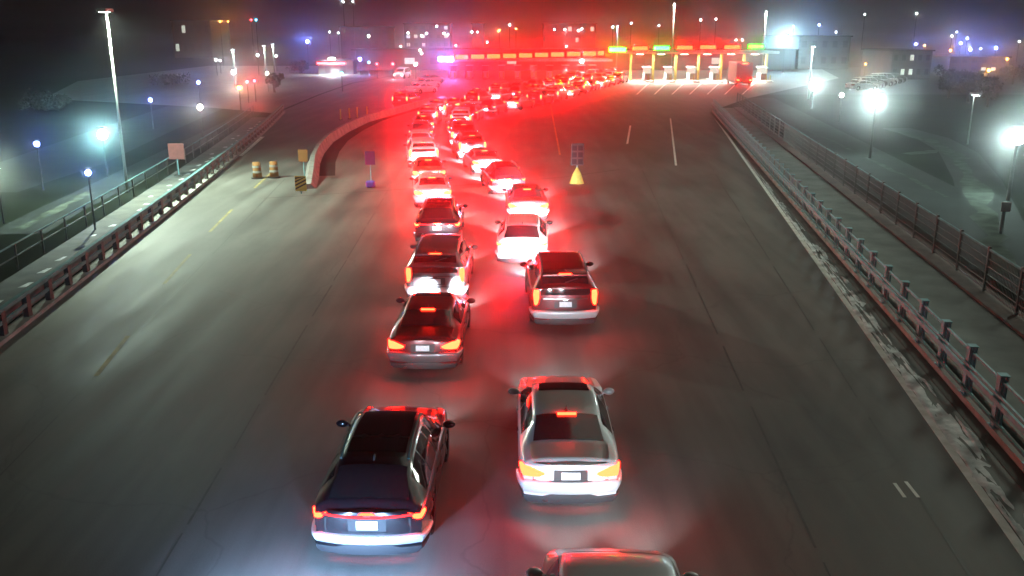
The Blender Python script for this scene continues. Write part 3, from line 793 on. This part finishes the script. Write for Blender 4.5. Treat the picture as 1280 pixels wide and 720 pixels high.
# stray cars
build_car('suv', 'maroon', P(500, 135), R(-12), 'small dark red suv alone left of the queue, tail lights lit', 'stray cars on the plaza', tail='tailfar', simple=True)
build_car('minivan', 'white', P(508, 97), R(168), 'pale van facing the camera with both headlights on, far left of the booths', 'stray cars on the plaza', tail='bar', beam=400, simple=True)
for i, (px, py) in enumerate(((514, 118), (521, 111), (528, 105))):
    build_car('sedan', ['white', 'silver', 'grey'][i], P(px, py), R(-35), f"{['white', 'silver', 'grey'][i]} parked sedan without lights, {ORD[i]} from the front of the short row", 'parked cars left of the booths', tail='bar', simple=True)
# parked cars in the lot on the right: unlit lenses
E['off'] = mat('unlit red lens', (.2, .01, .01), .2)
for i in range(7):
    p = P(958 + i * 9.5, 113 - i * 1.6)
    build_car(kinds[i], ['white', 'silver', 'black', 'silver', 'white', 'grey', 'black'][i], (p.x + 12, p.y, 0), R(-70 + i), f"{cname[['white', 'silver', 'black', 'silver', 'white', 'grey', 'black'][i]]} {kname[kinds[i]]} parked unlit in the right lot, {ORD[i]} from the road", 'cars parked in the lot right of the booths', tail='off', simple=True)

# bus / box truck at the right-most lane
t = empty('box_truck', P(930, 108), R(-2), 'dark red box truck with low tail lights at the rightmost booth', 'truck')
bevel(MB().box((0, 3.5, 2.15), (2.5, 6.6, 2.9)).build('cargo_box', mat('red truck body', (.28, .05, .03), .5, noise=.1), t), .06)
MB().box((0, 7.7, 1.6), (2.3, 1.7, 2.0), taper=.9).build('cab', M['bldgdark'], t)
MB().box((0, 3.8, .55), (2.3, 7.2, .28)).build('chassis', M['trim'], t)
for sx in (-1, 1):
    MB().box((sx * .95, .15, .95), (.35, .06, .22)).build('tail_light', E['tailfar'], t)
    for yy_ in (1.2, 7.4): child('wheel', mget('suv', 'wheel', PROTO['suv']['wm'], M['black']), t, (sx * 1.05, yy_, .38))
MB().box((0, .16, 3.45), (.8, .05, .08)).build('marker_light', E['third'], t)

# ------------------------------------------------------------------ booths
def booth(loc, i, side, lit):
    t = empty('toll_booth', loc, 0, None, 'booth', f'inspection booths of the {side} row')
    o = MB().box((0, 1.5, .1), (1.15, 9.0, .2)).build('island', M['concrete'], t); bevel(o, .08)
    MB().box((0, -3.2, .21), (1.0, 1.1, .06)).build('island_nose', M['snow'] if side == 'left' else M['white'], t)
    c = bevel(MB().box((0, 2, .75), (1.05, 2.8, 1.1)).build('cabin', M['bldgwhite'], t), .03)
    MB().box((0, 2, 1.75), (.96, 2.7, .9)).build('cabin_window', E['win'] if lit else M['lowwin'], t)
    bevel(MB().box((0, 2, 2.28), (1.35, 3.2, .16)).build('roof', M['bldgwhite'], t), .03)
    for sx in (-.35, .35): MB().tube([(sx, -2.2, .2), (sx, -2.2, 1.15)], .09, 8).build('bollard', M['yellow'], t)
    return t
def canopy(name, x0, x1, y, z0, z1, ncol, label, cm, rot=0):
    t = empty(name, ((x0 + x1) / 2, y, 0), rot, label, 'canopy')
    w = x1 - x0
    bevel(MB().box((0, 3.5, (z0 + z1) / 2), (w + 3, 9, z1 - z0)).build('roof', M['bldgwhite'], t), .05)
    for i in range(ncol):
        x = -w / 2 + w * i / (ncol - 1)
        MB().box((x, 1.2, z0 / 2), (.38, .38, z0)).build('column', cm, t)
    return t
def arealight(parent, loc, power, col, size):
    l = bpy.data.lights.new('lamp_glow', 'AREA'); l.energy = power * 3.5; l.color = col; l.size = size
    o = bpy.data.objects.new('lamp_glow', l); COL.objects.link(o); o.parent = parent; o.location = loc; return o
# left row
lx = [577, 597, 617, 637, 657, 677, 697, 717, 737]
YL = 170
canL = canopy('left_canopy', Q(560, 70, YL).x, Q(755, 70, YL).x, YL, 3.0, 3.35, 10, 'long low canopy carrying the row of red lane signs', M['bldg'])
canL.name = 'booth_canopy'
def lane_sign(px, py, Y, w, h, e, label, group, ext=True):
    p = Q(px, py, Y); t = empty('lane_sign', p, 0, label, 'lane sign', group)
    bevel(MB().box((0, .13, 0), (w + .25, .22, h + .2)).build('housing', M['housing'], t), .03)
    MB().box((0, 0, 0), (w, .05, h)).build('light_panel', E[e], t)
    return t
for i, px in enumerate([577, 597, 617, 637, 657, 677, 697, 717, 737, 751]):
    pyy = 71.5 - i * .55
    lane_sign(px, pyy, YL - 1.6, 2.35 if i < 9 else 1.1, .72, 'red', f'glowing red lane sign, {ORD[i]} from the left on the low canopy', 'red lane signs of the left row')
    b = booth(Q(px, 80, YL) * 1.0, i, 'left', False); b.location = (Q(px - 10, 80, YL).x, YL - 1, 0)
    b['label'] = f'booth on a concrete island, {ORD[i]} from the left under the red lane signs'
lane_sign(557, 74, YL - 1.6, 2.6, .75, 'bluesign', 'bright blue-white lane sign at the left end of the red row', 'coloured lane signs')
lane_sign(772, 62, 158, 2.8, .7, 'green', 'large bright green lane sign between the left and right booth rows', 'coloured lane signs')
YR = 160
canR = canopy('booth_canopy', Q(790, 60, YR).x, Q(962, 60, YR).x, YR, 4.6, 5.0, 7, 'tall white-lit canopy over the right booths with yellow columns', M['yellow'])
for i, (px, py, e, lb) in enumerate([(800, 60.5, 'red', 'orange red lane sign, leftmost on the tall canopy'), (827, 60, 'green', 'green lane sign on the tall canopy between two red ones'),
        (856, 59.5, 'red', 'red lane sign directly right of the green one on the tall canopy'), (885, 59, 'red', 'middle one of the three red lane signs on the tall canopy'), (915, 59, 'red', 'red lane sign next to the yellow-green one'), (945, 58, 'yellowgreen', 'yellow-green lane sign at the right end of the tall canopy')]):
    lane_sign(px, py, YR - 1.6, 2.6, .6, e, lb, 'lane signs of the right row')
    b = booth((Q(px + 10, 80, YR).x, YR - 1, 0), i, 'right', True); b['label'] = f'white booth with a lit window, {ORD[i]} from the left under the tall canopy'
    x = Q(px + 10, 60, YR).x
    t = empty('canopy_lamp', (x - 1.2, YR + 1.0, 4.5), 0, f'white lamp fixed under the tall canopy, {ORD[i]} from the left', 'lamp', 'lamps under the tall canopy')
    MB().box((0, 0, .02), (1.3, .5, .08)).build('housing', M['housing'], t); MB().box((0, 0, -.05), (1.2, .4, .06)).build('lens', E['warm'], t)
    arealight(t, (0, 0, -.12), 900, (1, .95, .82), 1.0)
t = empty('canopy_lamp', (Q(726, 76, YL).x, YL - 2.5, Q(726, 76, YL).z), 0, 'bright white floodlight between the red lane signs', 'lamp', 'lamps under the low canopy')
MB().ball((0, 0, 0), .35, 10, 6).build('lens', E['white'], t)
MB().tube([(0, .1, .1), (0, .4, .6)], .05).build('bracket', M['pole'], t)
# inspection building behind the canopies
t = empty('inspection_building', (14, 205, 0), 0, 'long low dark inspection building behind the booths', 'building')
MB().box((0, 6, 2.1), (96, 14, 4.2)).build('wall', M['bldg'], t)
MB().box((0, 6, 4.35), (98, 15.5, .3)).build('roof', M['bldgdark'], t)
for i in range(16):
    if i % 3: MB().box((-42 + i * 5.6, -1.06, 2.0), (2.2, .06, 1.3)).build('window', E['win'] if i % 4 == 1 else M['lowwin'], t)

# ------------------------------------------------------------------ street lamps
def lamp(px, py, Y, e, power, label, group, h=None, rad=.2, pole='darkpole', arm=0, col=(1, 1, 1), name='street_lamp', cat='street lamp', pr=.07, down=False):
    p = Q(px, py, Y)
    if p.z < 2.5: p = P(px, py, 2.5)
    t = empty(name, (p.x + arm, p.y, 0), 0, label, cat, group)
    H = p.z
    MB().tube([(0, 0, -.03), (0, 0, H * .5), (0, 0, H)], pr * 1.5, 8, pr).build('pole', M[pole], t)
    if arm: MB().tube([(0, 0, H - .1), (-arm * .5, 0, H + .18), (-arm, 0, H + .15)], .045, 6).build('arm', M[pole], t)
    MB().box((-arm, .0, H + rad * 1.15), (rad * 1.5, rad * 1.6, rad * .3), taper=.7).build('lamp_head', M[pole], t)
    MB().ball((-arm, 0, H), rad * .82, 8, 6).build('bulb', E[e], t, True)
    if power:
        l = bpy.data.lights.new('lamp_glow', 'POINT'); l.energy = power; l.color = col; l.shadow_soft_size = rad * .95
        o = bpy.data.objects.new('lamp_glow', l); COL.objects.link(o); o.parent = t; o.location = (-arm, -.0, H)
    return t
G1 = 'bright lamps along the roadside'
CY = (.72, 1, .93)
lamp(1095, 126, 62, 'white', 7500, 'brightest white-green lamp beyond the right fence, near the middle of the lot', G1, rad=.50, col=CY)
lamp(1272, 172, 46, 'white', 6000, 'large glaring white lamp at the right edge of the photo', G1, rad=.44, col=CY)
lamp(1017, 107, 105, 'white', 7500, 'round white lamp low beside a tall pale unlit pole', G1, rad=.60, col=CY)
lamp(982, 48, 190, 'white', 30000, 'cyan-white lamp right of the yellow-green lane sign', G1, rad=0.70, col=(.42, .8, 1))
lamp(128, 168, 75, 'white', 5200, 'glaring cyan-white lamp left of the tall leaning pole', G1, rad=.36, col=(0.42, .95, 1), pr=.03)
lamp(-6, 210, 62, 'white', 1500, 'pale green lamp cut off by the left edge of the photo', G1, rad=0.21, col=(.7, 1, .75), pr=.03)
lamp(110, 216, 60, 'bluel', 350, 'small blue-white lamp below the glaring left lamp', 'blue lamps on the left shore', rad=.16, col=(.15, .25, 1), pr=.03)
lamp(46, 180, 78, 'bluel', 500, 'small blue-white lamp near the left edge of the photo', 'blue lamps on the left shore', rad=.18, col=(.15, .25, 1), pr=.03)
lamp(188, 125, 110, 'bluel', 900, 'small blue-white lamp just right of the tall leaning pole', 'blue lamps on the left shore', rad=.2, col=(.15, .25, 1), pr=.03)
lamp(248, 103, 140, 'bluel', 1000, 'dim blue lamp above the star-like white lamp', 'blue lamps on the left shore', rad=.22, col=(.15, .25, 1), pr=.03)
lamp(250, 134, 112, 'warm', 1500, 'star-like white lamp low on the left shore', 'white lamps on the left shore', rad=.28, col=(1, .97, .9), pr=.03)
lamp(292, 90, 160, 'white', 2600, 'star-like white lamp at the foot of a short lit pole', 'white lamps on the left shore', rad=.38, col=(.95, .97, 1), pr=.03)
lamp(334, 92, 165, 'warm', 800, 'warm lamp below the two pale pole tops on the left', 'white lamps on the left shore', rad=.28, col=(1, .9, .7), pr=.03)
lamp(384, 52, 210, 'bluel', 8000, 'blue lamp above the red strip on the left plaza', 'blue lamps on the left shore', rad=.4, col=(.15, .25, 1), pr=.03)
# tall lit poles
def mast(pxt, pyt, Y, label, power, col, r=.13, head=True, z_extra=0):
    p = Q(pxt, pyt, Y); t = empty('lamp_mast', (p.x, p.y, 0), 0, label, 'lamp mast', 'tall pale lamp masts'); H = p.z
    MB().tube([(0, 0, -.03), (0, 0, H)], r * 1.2, 10, r * .7).build('pole', M['pole'], t, True)
    MB().box((0, -.2, H + .05), (.5, .9, .16)).build('lamp_head', M['pole'], t)
    MB().box((0, -.25, H - .045), (.34, .5, .03)).build('lens', E['white'], t)
    if power:
        l = bpy.data.lights.new('lamp_beam', 'SPOT'); l.energy = power; l.color = col; l.spot_size = R(150); l.spot_blend = .7; l.shadow_soft_size = .15
        o = bpy.data.objects.new('lamp_beam', l); COL.objects.link(o); o.parent = t; o.location = (0, -.3, H - .12); o.rotation_euler = (0, R(-24) if p.x < 0 else R(24), 0)
    return t
b = P(168, 240)
mast(133, 14, b.y, 'tall leaning-looking pale lamp mast standing on the left walkway', 30000, (.80, 1, .78), .07)
mast(1016, 58, 118, 'pale mast rising above the round white lamp on the right', 2500, CY)
mast(958, 14, 175, 'tall mast at the right end of the booths', 7000, (.9, 1, .9), .15)
mast(291, 62, 150, 'short pale mast above the star-like lamp on the left', 1200, CY, .16)
mast(330, 57, 150, 'pale mast on the left, left one of a close pair', 900, CY, .16)
mast(341, 55, 158, 'pale mast on the left, right one of a close pair', 900, CY, .16)
mast(772, 32, 185, 'blue-topped mast above the large green lane sign', 1500, (.5, .6, 1), .15)
mast(843, 4, 200, 'tallest mast behind the tall canopy', 26000, (1, .95, .78), .15)
mast(1218, 118, 70, 'thin unlit mast in the dark yard at right', 0, CY, .05)
# masts behind the camera that light the near deck
for x, y, pw, lb in ((32, 40, 9000, 'tall pale lamp mast outside the right edge of the frame'),):
    t = empty('lamp_mast', (x, y, 0), 0, lb, 'lamp mast', 'tall pale lamp masts')
    MB().tube([(0, 0, -.03), (0, 0, 15)], .16, 10, .1).build('pole', M['pole'], t, True)
    MB().box((-.3, 0, 15.05), (1.0, .5, .16)).build('lamp_head', M['pole'], t)
    l = bpy.data.lights.new('lamp_beam', 'SPOT'); l.energy = pw; l.color = (.88, 1, .82); l.spot_size = R(150); l.spot_blend = .6; l.shadow_soft_size = 2.0
    o = bpy.data.objects.new('lamp_beam', l); COL.objects.link(o); o.parent = t; o.location = (-.4, 0, 14.9); o.rotation_euler = (0, R(42), 0)
for x, y, pw, lb in ((12.5, 20, 950, 'lamp mast out of view at right whose light falls on the railing'), (-17.5, 30, 3200, 'lamp mast out of view at left above the left lanes'), (19.5, 62, 1800, 'lamp mast')):
    pass
# far city lights
white = [(270, 75), (275, 76), (345, 70), (322, 69), (412, 40), (423, 41), (449, 41), (461, 45), (501, 58), (520, 80), (527, 67), (527, 45), (533, 42), (525, 63), (510, 30), (510, 41), (519, 81),
         (546, 33), (550, 34), (555, 42), (560, 43), (570, 57), (590, 40), (597, 40), (609, 53), (637, 31), (693, 37), (699, 30), (706, 37), (723, 38), (727, 36), (736, 37), (708, 58), (710, 52),
         (789, 29), (766, 34), (824, 32), (895, 24), (876, 25), (992, 33), (1045, 40), (1081, 18), (1146, 17), (1190, 45), (1196, 40), (1226, 61), (1274, 52), (429, 2), (441, 2), (920, 50), (928, 50), (1052, 119)]
blue = [(1024, 31), (1145, 55), (1209, 48), (1201, 54), (1213, 62), (1245, 60), (450, 74)]
orange = [(275, 27), (285, 27), (1156, 57), (1188, 63), (1259, 74), (1236, 88), (645, 36), (624, 38), (1082, 80), (299, 110)]
redc = [(471, 80), (491, 80), (318, 101), (309, 102), (793, 56), (314, 25)]
cyanc = [(461, 78), (427, 92), (320, 25)]
for lst, e, nm, pw, col in ((white, 'white', 'small white', 350, (.9, 1, .97)), (blue, 'bluel', 'blue-white', 4000, (.2, .28, 1)), (orange, 'orange', 'orange', 2000, (1, .35, .08)), (redc, 'redl', 'red', 1500, (1, .05, .06)), (cyanc, 'cyan', 'cyan', 300, (.1, .6, 1))):
    lst = sorted(lst)
    for i, (px, py) in enumerate(lst):
        Y = 230 + (i * 37 % 110) if py < 62 else 180 + (i * 17 % 30)
        if py > 100: Y = 120
        sel = ORD[i] if i < 40 else ORD[len(lst) - 1 - i]
        lb = f'{nm} lamp far behind the plaza, {sel} {nm} one from the {"left" if i < 40 else "right"}'
        lamp(px, py, Y, e, pw * (1 if e != 'white' else random.uniform(.3, 1.4)), lb, f'far {nm} lamps behind the plaza', rad=.22 + (.12 if e == 'bluel' else 0) + random.uniform(0, .08), col=col, pr=.05)

# left plaza: red-striped kiosk with white light, police lamps
t = empty('service_kiosk', Q(420, 90, 185) * 1.0, 0, 'small kiosk with a red lit strip and a white floodlight on the left plaza', 'kiosk'); t.location.z = 0
MB().box((0, 2, 1.3), (7.0, 4, 2.6)).build('wall', M['bldg'], t)
MB().box((0, 2, 2.72), (8.0, 5, .25)).build('roof', M['bldgdark'], t)
MB().box((-.8, -.56, 2.15), (5.6, .08, .35)).build('lit_strip', E['redl'], t)
MB().ball((-.6, -.7, 3.0), .38, 8, 5, (2, 1, .7)).build('floodlight', E['white'], t)
for sx in (-1.6, 1.4): MB().box((sx, -.02, 1.0), (1.1, .06, 1.3)).build('window', M['lowwin'], t)
arealight(t, (-.6, -1.4, 3.2), 1200, (.8, .95, 1), .5)

# ------------------------------------------------------------------ buildings, trees
def building(name, px0, px1, pyt, Y, depth, m, label, wins=0, lit=.2, floors=2):
    a, b = Q(px0, pyt, Y), Q(px1, pyt, Y); H = a.z; w = b.x - a.x
    t = empty(name, ((a.x + b.x) / 2, Y, 0), 0, label, 'building')
    MB().box((0, depth / 2, H / 2 - .02), (w, depth, H)).build('wall', m, t)
    MB().box((0, depth / 2, H + .1), (w + .6, depth + .6, .24)).build('roof', M['bldgdark'], t)
    for f in range(floors):
        for i in range(wins):
            x = -w / 2 + w * (i + .5) / wins; z = H * (f + .55) / floors
            MB().box((x, -.03, z), (w / wins * .45, .08, H / floors * .4)).build('window', E['win'] if random.random() < lit else M['lowwin'], t)
    return t
building('warehouse', 1000, 1064, 46, 210, 30, M['bldg'], 'large dark boxy warehouse behind the mast on the right', 5, .0)
building('office_building', 1116, 1166, 64, 165, 14, M['bldg'], 'two-storey office building with pale bands, right of the warehouse', 5, .5, 2)
building('brick_building', 1188, 1262, 72, 190, 18, M['bldgdark'], 'low brick building below the orange lamps at far right', 6, .15, 2)
building('brick_building', 590, 604, 30, 300, 12, M['bldgdark'], 'narrow dark tower behind the left row of red signs', 2, .3, 4)
building('apartment_block', 425, 485, 34, 280, 14, M['bldgdark'], 'dark flat-roofed block behind the blue lamps on the left', 6, .1, 3)
building('apartment_block', 505, 562, 30, 300, 14, M['bldg'], 'grey block dotted with white lights left of the red sign row', 6, .45, 4)
building('apartment_block', 680, 745, 30, 310, 14, M['bldgdark'], 'dark block behind the right end of the low canopy', 7, .15, 3)
building('warehouse', 214, 262, 26, 300, 20, M['bldgdark'], 'dark warehouse far off on the left shore', 5, .1, 2)
def leafy(px, py0, py1, Y, wpx, label, conifer=False):
    b = Q(px, py1, Y); top = Q(px, py0, Y); H = top.z; w = wpx / FPX * Y
    t = empty('tree', (b.x, Y, 0), random.uniform(0, 3), label, 'tree', 'dark trees around the plaza')
    mb = MB().tube([(0, 0, -.05), (.1, .05, H * .4), (0, 0, H * .85)], .16 + H * .012, 7, .04)
    for i in range(7):
        a = i * 2.4; z = H * (.3 + .07 * i); mb.tube([(0, 0, z), (math.cos(a) * w * .2, math.sin(a) * w * .2, z + H * .12), (math.cos(a) * w * .36, math.sin(a) * w * .36, z + H * .2)], .06, 5, .015)
    mb.build('trunk', M['bark'], t)
    mb = MB(); n = 1500; cl = [(random.gauss(0, w * .2), random.gauss(0, w * .2), H * random.uniform(.38, .9), random.uniform(.1, .22) * w) for _ in range(16)]
    for _ in range(n):
        cx, cy, cz, r = random.choice(cl)
        v = Vector((random.gauss(0, 1), random.gauss(0, 1), random.gauss(0, .8))).normalized() * r * random.uniform(.5, 1.1)
        c = Vector((cx, cy, cz)) + v; s = random.uniform(.09, .22)
        u = Vector((random.uniform(-1, 1), random.uniform(-1, 1), random.uniform(-1, 1))).normalized(); k = u.orthogonal().normalized()
        mb.add([c - u * s, c + k * s * .6, c + u * s, c - k * s * .6], [(0, 1, 2, 3)])
    mb.build('crown', M['leaf'], t)
for a in ((1185, 84, 130, 120, 40, 'bushy dark tree at the left end of the tree row in the right yard'), (1208, 90, 140, 112, 36, 'bushy dark tree in the middle of the tree row in the right yard'),
          (1232, 96, 150, 105, 34, 'bushy dark tree at the right end of the tree row in the right yard'), (1262, 84, 130, 150, 38, 'lone dark tree behind the orange lamps at far right'),
          (345, 92, 140, 130, 20, 'small dark tree at the end of the left guard rail'), (378, 78, 100, 190, 30, 'dark tree left of the red-striped kiosk'),
          (212, 96, 120, 150, 34, 'dark tree on the left shore behind the star-like lamps'), (60, 120, 160, 100, 60, 'broad dark tree on the left shore near the photo edge')):
    leafy(*a)
# pole with a red sign near the right edge
t = empty('road_sign', (FX(38) + 1.6, 38, 0), 0, 'red sign on a dark post behind the fence at the right edge', 'sign')
q = Q(1256, 258, 38); t.location = (q.x, 38, 0)
MB().tube([(0, 0, 0), (0, 0, q.z + .2)], .07).build('post', M['darkpole'], t)
bevel(MB().box((0, -.1, q.z), (.42, .05, .42)).build('sign_panel', M['redsign'], t), .03)

# ------------------------------------------------------------------ light of the night sky, added soft fill, volume for lamp bloom
w = bpy.data.worlds.new('World'); S.world = w; w.use_nodes = True; nt = w.node_tree
sky = nt.nodes.new('ShaderNodeTexSky'); sky.sky_type = 'NISHITA'; sky.sun_disc = False; sky.sun_elevation = R(12); sky.sun_rotation = R(150)
nt.links.new(sky.outputs['Color'], nt.nodes['Background'].inputs['Color']); nt.nodes['Background'].inputs['Strength'].default_value = .0005
sl = bpy.data.lights.new('ambient_fill', 'SUN'); sl.energy = .37; sl.angle = R(60); sl.color = (.93, 1, .84)  # added soft fill standing in for general city and mast glow
so = bpy.data.objects.new('ambient_fill', sl); COL.objects.link(so); so.rotation_euler = (R(-25), R(38), 0)
hz = MB().box((0, 1120, 14), (3000, 2340, 30.2))  # added volume that imitates lens bloom around the lamps
ho = hz.build('bloom_haze', M['asphalt']); ho.data.materials.clear()
hm = bpy.data.materials.new('night haze'); hm.use_nodes = True; nt = hm.node_tree; nt.nodes.remove(nt.nodes['Principled BSDF'])
pv = nt.nodes.new('ShaderNodeVolumePrincipled'); pv.inputs['Density'].default_value = .0016; pv.inputs['Color'].default_value = (.9, .9, .92, 1); pv.inputs['Anisotropy'].default_value = .97
nt.links.new(pv.outputs['Volume'], nt.nodes['Material Output'].inputs['Volume'])
ho.data.materials.append(hm); tag(ho, 'thin volume added over the whole plaza for lamp bloom', kind='stuff')
print('objects', len(bpy.data.objects))
